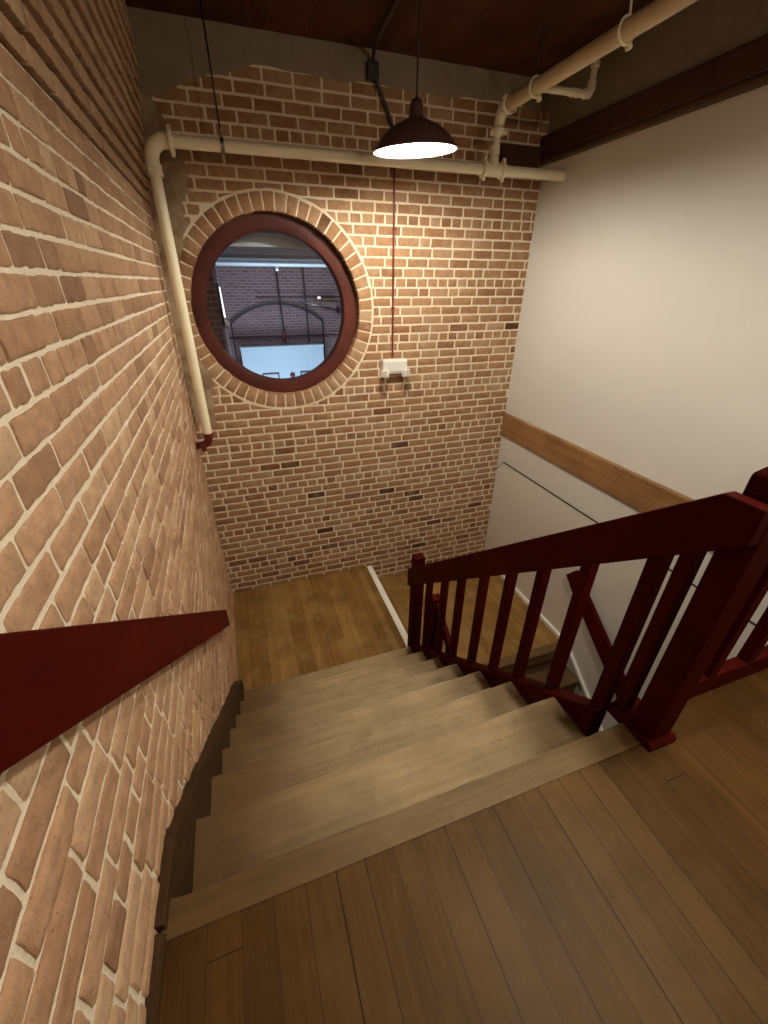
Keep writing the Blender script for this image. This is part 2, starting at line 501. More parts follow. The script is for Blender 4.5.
    def edge(x):
        e = 2.632 + .022*noise.noise(Vector((x*5, 1.3, 0))) + .03*noise.noise(Vector((x*1.7, 4.3, 0)))
        e -= .045*max(0, noise.noise(Vector((x*2.3, 9, 2))))
        if x < .42: e -= (.42 - x)*.26 + .03*noise.noise(Vector((x*9, 7, 0)))
        return e
    fr = []
    for k in range(nseg+1):
        x = -.42 + (W + .42 - .004)*k/nseg
        e = edge(x)
        zs = [e + (CZ-e)*q/6 for q in range(7)]
        col = []
        for q, zz in enumerate(zs):
            dy = .012 if q else .003
            dy += .005*noise.noise(Vector((x*6, zz*6, 3)))
            col.append(p.vert((x, D - dy, zz)))
        col.insert(0, p.vert((x, D + .004, e)))
        fr.append(col)
    for a, b in zip(fr, fr[1:]):
        for q in range(7): p.face((a[q], b[q], b[q+1], a[q+1]), True)
    p.build('render_coat', M['plaster_grey'], o)
    # thin sandy mortar smeared over the bricks by the corner
    p = MB()
    fr = []
    for k in range(41):
        zz = 2.42 - 2.2*k/40
        xr = -.19 + .11*noise.noise(Vector((zz*2.2, 5, 1))) + .04*noise.noise(Vector((zz*9, 2, 1))) - .06*(zz < 1.2)
        xr = max(-.44, min(xr, .414 - math.sqrt(max(0, .84**2 - (zz - 1.13)**2)) + .05))
        col = []
        for q in range(7):
            x = -.45 + (xr + .45)*q/6
            dy = (.008 if q < 6 else -.004) + .004*noise.noise(Vector((x*9, zz*9, 5)))
            col.append(p.vert((x, D - dy, zz)))
        fr.append(col)
    for a, b in zip(fr, fr[1:]):
        for q in range(6): p.face((a[q], a[q+1], b[q+1], b[q]), True)
    p.build('mortar_smear', M['plaster_sand'], o)
    return o
wall_back = build_back_wall()

# ---- side wall (left)
def build_left_wall():
    rnd = random.Random(5)
    BL, CH, ML = .208, .0768, .0125
    mb = MB()
    z = 1.83 - CH*51; row = -51
    corb = 0
    while z < CZ:
        header = row % 6 == -3 % 6
        up = z > 1.80
        if up: corb += 1
        off = min(.125, .0115*corb) if up else 0
        for a, b in course_cells(-2.0, D - .001, row, header, BL, ML, rnd):
            # nothing below the stairs is ever seen
            zl = -.75 if b < .9 else -1.95
            if z + CH < zl: continue
            ml = .022 if up else ML
            z0, z1 = z + ml*.5 + rnd.uniform(-.0015, .0015), min(z + CH - ml*.5*(.9 if up else 1), CZ)
            if z1 - z0 < .01: continue
            mb.tint = max(0, min(1, rnd.gauss(.5, .2)))
            mb.tint = min(mb.tint, .95)
            if up: mb.tint = .45 + .5*mb.tint
            if rnd.random() < .006 and not up: mb.tint = 1
            push = rnd.uniform(-.003, .003) + off
            near = b > -.2 and a < 2.2
            def P(u, v, d):
                y = a + (b-a)*u; q = z0 + (z1-z0)*v
                return (xl(y, q) + push - d, y, q)
            brick_patch(mb, P, 11 if near else 6, 6 if near else 4, .05 if up else .02, rnd.random()*40, .0024, .0036, .0034)
        z += CH; row += 1
    mb.tint = .5; mb.mi = 1
    ys = [-2.2 + (D + 2.2)*k/60 for k in range(61)]
    zs = [-2.0 + 3.83*k/60 for k in range(61)]
    g = []
    for y in ys:
        g.append([mb.vert((xl(y, q) - .0056 + .0012*noise.noise(Vector((y*8, q*8, 2))), y, q)) for q in zs])
    for i in range(60):
        for j in range(60): mb.face((g[i][j], g[i+1][j], g[i+1][j+1], g[i][j+1]), True)
    # raked joints of the corbelled courses lie in bedding coloured dark for the shade under each course
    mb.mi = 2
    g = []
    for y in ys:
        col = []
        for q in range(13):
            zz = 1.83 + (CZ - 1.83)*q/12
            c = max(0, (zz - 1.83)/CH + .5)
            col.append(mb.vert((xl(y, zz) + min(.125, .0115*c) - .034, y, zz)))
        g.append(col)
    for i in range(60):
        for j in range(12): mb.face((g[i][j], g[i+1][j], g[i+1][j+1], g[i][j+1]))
    mb.mi = 1
    mb.box(-.9, -.56, YB, D + .3, -2.1, CZ)
    o = mb.build('wall_left', [M['brick_side'], M['mortar_side'], M['mortar_shaded']])
    tag(o, 'old brick side wall with ragged pale mortar and corbelled top courses', 'wall', kind='structure')
build_left_wall()

# ------------------------------------------------------------------ white wall, ceiling, floors
mb = MB(); mb.box(W, W + .12, YB, D + .3, -4.6, CZ)
tag(mb.build('wall_right', M['white_wall']), 'plain white painted wall opposite the brick side wall', 'wall', kind='structure')
mb = MB(); mb.prism_x(W - .014, W + .01, [(1.0,-4.4),(1.0,-.533),(3.835,-.533),(3.952,-.672),(3.952,-1.99),(3.952,-4.4)])
o = mb.build('wall_panel', M['white_panel'], bevel=.003); tag(o, 'flush white panel with clipped corner low on the white wall', 'wall panel', kind='structure')
mb = MB(); mb.box(W - .016, W, 1.0, 3.838, -.533, -.5265)  # solid dark strip put in for the shadow gap over the panel
mb.hexa([(W-.016,3.832,-.533),(W,3.832,-.533),(W,3.952,-.677),(W-.016,3.952,-.677),(W-.016,3.838,-.5265),(W,3.838,-.5265),(W,3.955,-.667),(W-.016,3.955,-.667)])
tag(mb.build('shadow_gap', M['black_metal']), 'thin dark strip standing in for shadow in the joint line along the top of the white wall panel', 'joint line', kind='structure')
mb = MB(); mb.box(-.9, W + .12, YB, D + .3, CZ, CZ + .1)
tag(mb.build('ceiling', M['ceil']), 'dark wooden board ceiling', 'ceiling', kind='structure')
# the room behind the viewer is closed by a plain wall
mb = MB(); mb.box(-.9, W + .12, YB - .1, YB, -4.6, CZ)
tag(mb.build('wall_front', M['brick_plain']), 'brown wall closing the upper hall', 'wall', kind='structure')

# upper landing
mb = MB(); mb.box(-.45, W, YB, .478, -.16, 0); mb.box(1.16, W, .478, .60, -.16, 0)
tag(mb.build('floor_upper', M['floor']), 'narrow brown boards of the upper landing', 'floor', kind='structure')
mb = MB(); mb.box(-.56, 1.185, 2.36, D + .02, Z1 - .16, Z1)
tag(mb.build('floor_landing', M['floor_low']), 'small boarded landing in the brick corner', 'floor', kind='structure')
mb = MB(); mb.box(1.15, W, 2.24, D + .02, Z2 - .14, Z2)
tag(mb.build('floor_lower', M['floor_low']), 'lower boarded landing one step down along the white wall', 'floor', kind='structure')
mb = MB(); mb.box(-.56, W, YB, 2.3, -4.7, -4.6)
tag(mb.build('floor_bottom', M['floor_low']), 'dark floor at the foot of the lower flight', 'floor', kind='structure')
# white edge strip of the landing
mb = MB()
mb.box(1.13, 1.196, 2.56, D - .006, Z1 - .022, Z1 + .006)
tag(mb.build('trim_1', M['white_trim'], bevel=.004), 'white painted edge strip of the corner landing', 'edge strip', kind='structure')
mb = MB(); mb.box(1.152, 1.186, 2.5, D - .004, Z2, Z1 - .02)
mb.build('trim_2', M['riser'], kind='structure')
# small floor moulding along the brick at the upper landing
mb = MB(); mb.prism_y(YB, .49, [(-.42, 0), (-.372, 0), (-.372, .012), (-.38, .024), (-.42, .028)])
tag(mb.build('baseboard_left', M['skirt'], bevel=.003), 'low wooden floor strip along the brick wall', 'baseboard', kind='structure')
# white baseboard on the lower landing and its sloping run down the flight
mb = MB(); mb.box(W - .044, W - .013, 2.30, D - .006, Z2, Z2 + .045)
mb.prism_x(W - .044, W - .013, [(2.21, Z2 - .03), (2.21, Z2 + .012), (.4, Z2 + .012 - 1.81*.79), (.4, Z2 - .03 - 1.81*.79)])
mb.lathe([(.026,0),(.026,.09),(.02,.104),(.006,.11)], (W - .04, 2.27, Z2), 16)
tag(mb.build('baseboard_right', M['white_trim'], bevel=.003), 'thin white baseboard at the foot of the white wall', 'baseboard', kind='structure')
# wood band on the white wall
mb = MB()
mb.prism_y(YB, D - .006, [(W, -.205), (W - .03, -.205), (W - .03, .012), (W - .036, .016), (W - .036, .04), (W - .012, .046), (W, .046)])
tag(mb.build('trim_3', M['trim_wood'], bevel=.002), 'brown oak band running along the white wall', 'wall band', kind='structure')
# dark beam above the white wall
mb = MB(); mb.box(W - .05, W, YB, D - .006, 2.283, 2.462)
mb.box(W - .075, W - .02, YB, D - .006, 2.30, 2.45)
o = mb.build('beam', M['beam'], bevel=.006); mb = MB(); mb.box(W - .058, W - .001, YB, D - .008, 2.262, 2.284); mb.build('beam_lip', M['riser'], o)
tag(o, 'dark timber beam along the top of the white wall', 'beam', kind='structure')
mb = MB(); mb.box(W - .46, W - .08, D - .05, D + .02, 2.235, 2.375)  # dark block added where the pipes shade the brick
tag(mb.build('pipe_shade_block', M['beam'], bevel=.006), 'short dark block standing in for pipe shade on the brick behind the ceiling pipe', 'beam', kind='structure')
mb = MB(); mb.box(W - .012, W, YB, D - .006, 2.462, CZ)
tag(mb.build('wall_upper', M['plaster_grey']), 'rough grey plaster above the dark beam', 'wall', kind='structure')

# ------------------------------------------------------------------ staircases
def chipped_nosing(x0, x1, yf, yb, zt, th, seed, chip=.006, pale=.05):
    """board with a worn rounded front edge (front towards +y)"""
    mb = MB(); n = 90; cols = []
    for k in range(n+1):
        x = x0 + (x1-x0)*k/n
        w = chip*max(0, noise.noise(Vector((x*6 + seed, seed, 0)))) + .35*chip*noise.noise(Vector((x*23 + seed, seed, 3)))
        f = yf - max(0, w)
        dz = -.5*max(0, w)
        prof = [(yb, zt - th), (yb, zt), (f - .012, zt), (f - .004, zt - .003 + dz), (f, zt - .010 + dz), (f, zt - th + .008), (f - .006, zt - th)]
        cols.append([mb.vert((x, y, z)) for y, z in prof])
    m = len(cols[0])
    for k, (a, b) in enumerate(zip(cols, cols[1:])):
        xw = x0 + (x1-x0)*k/n
        worn = .05 < xw < .82 and noise.noise(Vector((xw*11 + seed, seed, 0))) > pale - .12
        for q in range(m):
            r = (q+1) % m; mb.mi = 1 if worn and q == 3 else 0; mb.face((a[q], b[q], b[r], a[r]))
    mb.mi = 0
    mb.face(cols[0]); mb.face(cols[-1][::-1])
    return mb

stairs = thing('staircase', 'worn brown wooden stairs from the upper landing down along the brick wall', 'staircase')
XL, XR = -.375, 1.078
chipped_nosing(-.385, 1.2, NY[0], .478, .002, .03, 1.7, .009).build('landing_nosing', [M['nosing'], M['worn_edge']], stairs)
for k in range(1, 8):
    z = -k*R_
    yb = NY[k-1] - .028
    chipped_nosing(XL, XR, NY[k], yb, z, .032, k*5.3, .005).build('tread', [M['tread'], M['worn_tread']], stairs)
for k in range(0, 8):
    y = NY[k] - .024
    mb = MB(); mb.box(XL, XR, y - .018, y, -(k+1)*R_, -k*R_ - .03)
    mb.build('riser', M['riser'], stairs)
# wall skirt (towards the brick) and outer closed string
def nose_z(y):
    for a in range(7):
        if y <= NY[a+1]:
            return -(a + (y - NY[a])/(NY[a+1]-NY[a]))*R_
    return -(7 + (y - NY[7])/.265)*R_
ys = [.50, .7, 1.0, 1.4, 1.8, 2.2, 2.44]
mb = MB()
A = []
for y in ys:
    zt = nose_z(y) + (.115 if y > .55 else .03)
    zt = min(zt, .03)
    xw = xl(y, 0) - .02; xi = -.372
    A.append([mb.vert((xw, y, zt - .36)), mb.vert((xi, y, zt - .36)), mb.vert((xi, y, zt)), mb.vert((xw, y, zt + .004))])
for a, b in zip(A, A[1:]):
    for q in range(4):
        r = (q+1) % 4; mb.face((a[q], a[r], b[r], b[q]))
mb.face(A[0]); mb.face(A[-1][::-1])
mb.build('wall_skirt', M['skirt'], stairs, bevel=.003)
mb = MB()
poly = [(y, nose_z(y) + .012) for y in (.652, 1.0, 1.5, 2.0, 2.44)] + [(y, nose_z(y) - .30) for y in (2.44, 2.0, 1.5, 1.0, .652)]
mb.prism_x(1.079, 1.146, poly)
mb.build('stringer', M['red'], stairs, bevel=.004)

low = thing('staircase', 'lower wooden stairs going back down beside the white wall under the railing', 'staircase')
NB = [2.226 - .262*k for k in range(9)]
# front edge faces -y here, so mirror the nosing
def low_tread(y0, yb, z, seed):
    mb = chipped_nosing(1.16, W - .034, -y0, -yb, z, .032, seed, .004)
    mb.v = [(x, -y, zz) for x, y, zz in mb.v]
    return mb
for k in range(0, 9):
    z = Z2 - .215*k
    yb = (2.32 if k == 0 else NB[k-1] + .028)
    low_tread(NB[k], yb, z + (.002 if k == 0 else 0), k*3.3 + 1).build('tread', [M['tread'], M['worn_tread']], low)
    mb = MB(); mb.box(1.16, W - .034, NB[k] + .024, NB[k] + .042, z - .215, z - .03); mb.build('riser', M['riser'], low)

# ------------------------------------------------------------------ railings
def vbox(x0, x1, y0, y1, z0, z1): 
    mb = MB(); mb.box(x0, x1, y0, y1, z0, z1); return mb

rail = thing('stair_railing', 'dark red wooden stair railing with square balusters and two newel posts', 'railing')
# near newel
nw = vbox(1.10, 1.188, .466, .545, .0, .925).build('newel_post', M['red'], rail, bevel=.004)
mb = MB(); mb.prism_x(1.086, 1.202, [(.446,.0),(.446,.016),(.456,.028),(.622,.028),(.622,-.02),(.566,-.02),(.566,0)])
mb.build('base_moulding', M['red'], nw, bevel=.003)
mb = MB(); x0,x1,y0,y1 = 1.104,1.184,.470,.546
mb.box(x0, x1, y0, y1, .92, .965)
mb.hexa([(x0,y0,.965),(x1,y0,.965),(x1,y1,.965),(x0,y1,.965),(x0+.014,y0+.014,.985),(x1-.014,y0+.014,.985),(x1-.014,y1-.014,.985),(x0+.014,y1-.014,.985)])
mb.build('post_cap', M['red'], nw, bevel=.002)
# far newel
fw = vbox(1.10, 1.19, 2.41, 2.50, Z1, -.62).build('newel_post', M['red'], rail, bevel=.004)
mb = MB(); x0,x1,y0,y1 = 1.103,1.187,2.413,2.497
mb.hexa([(x0,y0,-.62),(x1,y0,-.62),(x1,y1,-.62),(x0,y1,-.62),(x0,y0,-.585),(x1,y0,-.585),(x1,y1,-.585),(x0,y1,-.585)])
mb.hexa([(x0,y0,-.585),(x1,y0,-.585),(x1,y1,-.585),(x0,y1,-.585),(x0+.016,y0+.016,-.572),(x1-.016,y0+.016,-.572),(x1-.016,y1-.016,-.572),(x0+.016,y1-.016,-.572)])
mb.build('post_cap', M['red'], fw, bevel=.002)
# sloping rail board nailed to the stair side of the posts
def rtop(y): return .896 - .8405*(y - .569)
def rbot(y): return .814 - .849*(y - .467)
mb = MB(); mb.prism_x(1.06, 1.10, [(.467, .912), (.560, .912), (2.468, rtop(2.468)), (2.468, rbot(2.468)), (.467, .814)])
mb.build('handrail', M['red'], rail, bevel=.004)
# balusters, one square stick each
BY = [(2.155,2.198),(1.927,1.969),(1.722,1.765),(1.496,1.538),(1.284,1.326),(1.087,1.13),(.878,.921),(.652,.700)]
for y0, y1 in BY:
    mb = MB()
    zt0, zt1 = rbot(y0) + .05, rbot(y1) + .05
    zb0, zb1 = nose_z(y0) + .008, nose_z(y1) + .008
    x0, x1 = 1.1005, 1.143
    mb.hexa([(x0,y0,zb0),(x1,y0,zb0),(x1,y1,zb1),(x0,y1,zb1),(x0,y0,zt0),(x1,y0,zt0),(x1,y1,zt1),(x0,y1,zt1)])
    mb.build('baluster', M['red'], rail, bevel=.002)
mb = MB(); y0, y1 = .578, .619; x0, x1 = 1.1005, 1.143
mb.hexa([(x0,y0,.027),(x1,y0,.027),(x1,y1,.027),(x0,y1,.027),(x0,y0,rbot(y0)+.05),(x1,y0,rbot(y0)+.05),(x1,y1,rbot(y1)+.05),(x0,y1,rbot(y1)+.05)])
mb.build('baluster', M['red'], rail, bevel=.002)

guard = thing('guard_railing', 'dark red guard railing along the edge of the upper landing beyond the near newel post', 'railing')
vbox(1.204, W - .001, .55, .592, 0.0, .092).build('bottom_rail', M['red'], guard, bevel=.004)
vbox(1.189, W - .001, .545, .59, .79, .93).build('handrail', M['red'], guard, bevel=.004)
k = 0
while 1.452 + .205*k < W - .06:
    x = 1.452 + .205*k
    vbox(x, x + .042, .552, .592, .09, .80).build('baluster', M['red'], guard, bevel=.002); k += 1

# wall handrail boards
def wall_board(name, x0a, x1a, x0b, x1b, ya, yb, top, bot, endcut=0.0):
    mb = MB()
    ye = yb
    mb.hexa([(x0a,ya,bot(ya)),(x1a,ya,bot(ya)),(x1b,ye-endcut,bot(ye-endcut)),(x0b,ye-endcut,bot(ye-endcut)),
             (x0a,ya,top(ya)),(x1a,ya,top(ya)),(x1b,ye,top(ye)),(x0b,ye,top(ye))])
    return mb
wr = thing('wall_handrail', 'wide dark red handrail board fixed to the brick wall', 'handrail')
lt = lambda y: .953 - .8595*(y - .52); lb = lambda y: .735 - .8345*(y - .52)
ya, yb = -.18, 2.60
mb = wall_board('rail', -.376, -.338, -.418, -.381, ya, yb, lt, lb, .012)
mb.build('rail_board', M['red'], wr, bevel=.004)
for y in (.35, 1.4, 2.35):
    z = lt(y) - .11
    mb = MB(); f = (y - ya)/(yb - ya); xi = -.376 - .042*f
    mb.box(xl(y, z) - .01, xi + .004, y - .03, y + .03, z - .06, z + .05); mb.build('wall_block', M['red'], wr)

wr2 = thing('wall_handrail', 'dark red handrail board on the white wall above the lower stairs', 'handrail')
mb = MB(); S2 = .775
pts = [(2.449,-1.178),(2.351,-1.056),(.45,-1.056-(2.351-.45)*S2),(.45,-1.29-(2.351-.45)*S2),(2.335,-1.29)]
mb.prism_x(2.766, 2.803, pts)
mb.build('rail_board', M['red'], wr2, bevel=.004)
for y in (2.25, 1.1):
    z = -1.17 - (2.351 - y)*S2
    mb = MB(); mb.box(2.80, W - .012, y - .03, y + .03, z - .05, z + .03); mb.build('wall_block', M['red'], wr2)

lr = thing('stair_railing', 'lower dark red railing starting under the far newel post and dropping towards the lower stairs', 'railing')
mb = MB(); mb.prism_x(1.225, 1.265, [(2.24,-1.03),(2.24,-.93),(.55,-.93-1.69*.8),(.55,-1.03-1.69*.8)])
mb.build('handrail', M['red'], lr, bevel=.004)
vbox(1.205, 1.285, 2.24, 2.32, Z2, -.90).build('newel_post', M['red'], lr, bevel=.004)
for k in range(6):
    y = 2.0 - .262*k
    ztop = -1.0 - (2.24 - y)*.8
    mb = vbox(1.226, 1.264, y - .02, y + .02, Z2 - .215*(k+1), ztop); mb.build('baluster', M['red'], lr, bevel=.002)

# ------------------------------------------------------------------ pipes
PY, PZ = 3.66, 2.130
pp = thing('sprinkler_pipe', 'cream painted pipe crossing the brick wall and turning down beside the round window', 'pipe')
mb = MB(); mb.tube([(-.20, PY, PZ), (W - .001, PY, PZ + .012)], .036, 20)
mb.build('pipe_run', M['pipe'], pp)
ex = -.318
mb = MB(); pts = [(-.19, PY, PZ)]
Rb = .105
for k in range(0, 10):
    a = PI/2*k/9
    pts.append((ex + Rb - Rb*math.sin(a), PY, PZ - Rb + Rb*math.cos(a)))
pts.append((ex, PY, PZ - Rb - .03))
mb.tube(pts, .043, 20); mb.build('elbow', M['pipe'], pp)
mb = MB(); mb.lathe([(.045,-.013),(.063,-.013),(.066,-.006),(.066,.006),(.063,.013),(.045,.013)], (-.185, PY, PZ), 24, 'x', closed=True)
mb.lathe([(.0,-.012),(.014,-.01),(.014,.01),(0,.012)], (-.185, PY-.0, PZ+.066), 10, 'x'); mb.lathe([(.0,-.012),(.014,-.01),(.014,.01),(0,.012)], (-.185, PY, PZ-.066), 10, 'x')
mb.build('flange', M['pipe'], pp)
mb = MB(); mb.lathe([(.04,-.03),(.05,-.03),(.052,-.02),(.048,0),(.052,.02),(.05,.03),(.04,.03)], (ex, PY, PZ - Rb - .05), 24, 'z', closed=True)
mb.tube([(ex-.03, PY-.05, PZ-Rb-.05),(ex+.03, PY-.05, PZ-Rb-.05)], .009, 8)
mb.build('collar', M['pipe'], pp)
mb = MB(); mb.tube([(ex, PY, PZ - Rb - .02), (ex - .022, PY, .225)], .036, 20); mb.build('drop_pipe', M['pipe'], pp)
# red elbow at the foot of the drop
mb = MB(); bx = ex - .022
mb.tube([(bx, PY, .232), (bx, PY, .19), (bx - .012, PY + .01, .145), (bx - .05, PY + .03, .115), (bx - .13, PY + .06, .10)], [.033,.034,.036,.033,.03], 16)
mb.lathe([(.033,-.01),(.042,-.01),(.042,.01),(.033,.01)], (bx, PY, .215), 20, 'z', closed=True)
mb.tube([(bx-.055, PY+.0, .135),(bx-.055, PY+.0, .07)], .022, 10)
mb.build('red_elbow', M['red_pipe'], pp)
# tee, riser, upper elbow
TX = 2.165
mb = MB(); mb.tube([(TX - .075, PY, PZ + .01), (TX + .075, PY, PZ + .01)], .047, 20)
mb.tube([(TX, PY, PZ), (TX, PY, PZ + .085)], [.05, .036], 20)
for sx in (-.085, .085):
    mb.lathe([(.037,-.012),(.058,-.012),(.06,0),(.058,.012),(.037,.012)], (TX + sx, PY, PZ + .01), 20, 'x', closed=True)
    mb.lathe([(0,-.012),(.013,-.01),(.013,.01),(0,.012)], (TX + sx, PY - .02, PZ - .055), 10, 'x')
    mb.lathe([(0,-.012),(.013,-.01),(.013,.01),(0,.012)], (TX + sx, PY - .02, PZ + .072), 10, 'x')
mb.build('tee', M['pipe'], pp)
mb = MB(); mb.tube([(TX, PY, PZ + .08), (TX + .012, PY, 2.42)], .027, 16)
mb.lathe([(.026,-.03),(.037,-.03),(.037,.03),(.026,.03)], (TX + .002, PY, PZ + .125), 18, 'z', closed=True)
mb.lathe([(.026,-.022),(.045,-.022),(.056,-.01),(.056,.012),(.044,.026),(.026,.026)], (TX + .008, PY, PZ + .235), 18, 'z', closed=True)
mb.lathe([(0,-.014),(.013,-.012),(.013,.012),(0,.014)], (TX + .075, PY - .01, PZ + .235), 10, 'z')
mb.build('riser_pipe', M['pipe'], pp)

P2 = 2.51; PX = 2.205
pc = thing('ceiling_pipe', 'thick cream pipe under the ceiling running from the brick wall to the viewer', 'pipe')
mb = MB(); mb.tube([(PX, 3.60, P2), (PX, -1.6, P2 - .01)], .045, 20); mb.build('pipe_run', M['pipe_top'], pc)
mb = MB(); mb.tube([(TX + .014, PY, 2.405), (TX + .02, PY - .004, 2.46), (TX + .03, PY - .03, 2.5), (PX, PY - .07, P2)], [.036,.042,.045,.047], 16)
mb.torus((PX, PY - .075, P2), .05, .012, 'y'); 
for a in (-.6, 2.5): mb.lathe([(0,-.02),(.012,-.02),(.012,.02),(0,.02)], (PX + .058*math.cos(a), PY - .075, P2 + .058*math.sin(a)), 8, 'y')
mb.build('elbow', M['pipe'], pc)
mb = MB(); mb.tube([(PX, 3.27, P2), (2.62, 3.27, P2 + .005)], .022, 14)
mb.tube([(2.60, 3.27, P2 + .005), (2.64, 3.27, P2 + .008), (2.655, 3.27, P2 + .035), (2.655, 3.27, P2 + .075)], .029, 14)
mb.tube([(2.655, 3.27, P2 + .05), (2.655, 3.27, P2 + .15)], .02, 12)
mb.lathe([(.02,0),(.03,.004),(.03,.03),(.012,.04)], (2.655, 3.27, P2 + .14), 14)
for x in (2.50, 2.54): mb.lathe([(.02,-.006),(.027,-.006),(.027,.006),(.02,.006)], (x, 3.27, P2 + .003), 16, 'x', closed=True)
mb.build('branch_pipe', M['pipe'], pc)

def ring_hanger(y, label):
    t = thing('pipe_hanger', label, 'pipe hanger', 'ring hangers of the ceiling pipe')
    mb = MB(); mb.torus((PX, y, P2), .053, .007, 'y'); mb.lathe([(0,-.014),(.014,-.012),(.014,.012),(0,.014)], (PX + .035, y, P2 - .058), 10, 'y'); mb.build('ring', M['pipe'], t)
    mb = MB(); mb.tube([(PX, y, P2 + .052), (PX - .012, y, P2 + .12), (PX - .004, y, CZ)], .006, 8); mb.build('rod', M['black_metal' if y > 3 else 'pipe'], t)
    return t
ring_hanger(3.27, 'pale ring hanger on the ceiling pipe by its small side branch')
ring_hanger(2.52, 'pale ring hanger on the ceiling pipe nearer the viewer')

hg = thing('pipe_hanger', 'thin rod with steel clamp holding the cream pipe near its elbow', 'pipe hanger')
HX = .125
mb = MB(); mb.tube([(HX, PY, PZ + .04), (HX - .004, PY, CZ)], .006, 8); mb.build('rod', M['black_metal'], hg)
mb = MB(); mb.lathe([(.0365,-.011),(.041,-.011),(.041,.011),(.0365,.011)], (HX, PY, PZ), 24, 'x', closed=True)
mb.tube([(HX, PY, PZ + .035), (HX, PY, PZ + .085)], .011, 8); mb.build('clamp', M['steel'], hg)

# ------------------------------------------------------------------ pendant lamp
LX, LY, LZ = 1.182, 2.9, 2.032
pl = thing('pendant_lamp', 'dark dome pendant lamp with bright white inside hanging in front of the brick wall', 'lamp')
prof = [(.036,.20),(.038,.19),(.038,.158),(.046,.14),(.078,.124),(.126,.104),(.172,.078),(.21,.046),(.234,.015),(.243,0)]
th = .003
mb = MB(); rings = []
n = 56
def ring(r, h): return [mb.vert((LX + r*math.cos(2*PI*k/n), LY + r*math.sin(2*PI*k/n), LZ + h + r*(.06*math.cos(2*PI*k/n) + .055*math.sin(2*PI*k/n))*max(0, 1 - h/.2))) for k in range(n)]
rs = [ring(r, h) for r, h in prof]
rs.append(ring(.247, -.004)); rs.append(ring(.243, -.007))
for a, b in zip(rs, rs[1:]):
    for q in range(n): mb.face((a[q], a[(q+1)%n], b[(q+1)%n], b[q]), True)
mb.face(rs[0])
mb.mi = 1
inn = [rs[-1]] + [ring(max(.01, r - th - .002), h - .004) for r, h in prof[::-1]]
for a, b in zip(inn, inn[1:]):
    for q in range(n): mb.face((a[q], a[(q+1)%n], b[(q+1)%n], b[q]), True)
mb.face(inn[-1])
mb.build('lamp_shade', [M['shade_out'], M['shade_in']], pl)
mb = MB(); mb.lathe([(.022,0),(.032,.006),(.030,.018),(.016,.028),(.008,.032)], (LX, LY, LZ + .194), 24); mb.build('socket_cap', M['black_metal'], pl)
mb = MB(); mb.tube([(LX, LY, LZ + .22), (LX, LY, CZ - .02)], .0055, 8); mb.build('cord', M['black_metal'], pl)
mb = MB(); mb.lathe([(.075,0),(.075,-.02),(.06,-.03),(.012,-.034)], (LX, LY, CZ), 28); mb.build('ceiling_plate', M['black_metal'], pl)
mb = MB()
bprof = [(.001,-.058)] + [(.055*math.sin(a), -.003 - .055*math.cos(a)) for a in [PI*k/14 for k in range(1, 12)]] + [(.022,.06),(.018,.10)]
mb.lathe(bprof, (LX, LY, LZ + .056), 24); mb.build('bulb', M['bulb'], pl)

# ------------------------------------------------------------------ conduit and emergency light
cd = thing('conduit', 'black cable conduit from the ceiling bending down the brick to the white emergency light', 'conduit')
mb = MB(); Y0 = D - .022
mb.tube([(LX + .085, LY + .03, CZ - .016), (1.19, 3.2, CZ - .03), (1.21, 3.6, CZ - .028), (1.235, 3.84, CZ - .04), (1.245, Y0 - .02, CZ - .09), (1.26, Y0 - .012, 2.66), (1.33, Y0 - .01, 2.54), (1.395, Y0, 2.43), (1.42, Y0, 2.36), (1.432, Y0, 2.26)], .014, 10)
mb.build('flexible_conduit', M['black_metal'], cd)
mb = MB(); mb.tube([(1.432, Y0 + .008, 2.28), (1.437, Y0 + .008, .707)], .0085, 10)
for z in (1.75, 1.15): mb.box(1.42, 1.455, Y0 + .0, Y0 + .014, z - .006, z + .006)
mb.build('rigid_conduit', M['red_pipe'], cd)
mb = MB(); mb.box(1.205, 1.29, D - .06, D - .012, 2.63, 2.73); mb.build('junction_box', M['black_metal'], cd, bevel=.006)

el = thing('emergency_light', 'white twin-head emergency light on the brick wall under the red conduit', 'emergency light')
mb = MB(); mb.prism_x(1.318, 1.568, [(D - .002, .555), (D - .075, .57), (D - .085, .60), (D - .085, .69), (D - .07, .705), (D - .002, .705)])
mb.build('housing', M['white_plastic'], el, bevel=.006)
for sx, ang in ((1.335, -.5), (1.555, .5)):
    mb = MB()
    R = Matrix.Rotation(ang, 3, 'Z') @ Matrix.Rotation(-.25, 3, 'X')
    c = Vector((sx, D - .09, .575))
    def bx8(x, y0, y1, z): return [c + R @ Vector(p) for p in ((-x,y0,-z),(x,y0,-z),(x,y1,-z),(-x,y1,-z),(-x,y0,z),(x,y0,z),(x,y1,z),(-x,y1,z))]
    mb.hexa(bx8(.038, -.03, .03, .034))
    h = mb.build('lamp_head', M['white_plastic'], el, bevel=.008, segs=3)
    mb = MB(); mb.hexa(bx8(.031, -.033, -.025, .027)); mb.build('lens', M['lens'], h, bevel=.003)

# ------------------------------------------------------------------ round window
win = thing('window_1', 'round window with a thick dark red frame in the brick wall', 'window', kind='structure')
mb = MB()
cx, cz = WC[0] - .004, WC[1] - .004
prof = [(.706, .085), (.598, .085), (.590, .088), (.584, .10), (.584, .19), (.706, .19)]
mb.lathe(prof, (cx, D, cz), 96, 'y', closed=True)
mb.build('window_frame', M['red_frame'], win, bevel=0)
mb = MB(); mb.lathe([(.584, .148), (.584, .152)], (cx, D, cz), 96, 'y'); mb.build('window_pane', M['glass'], win)

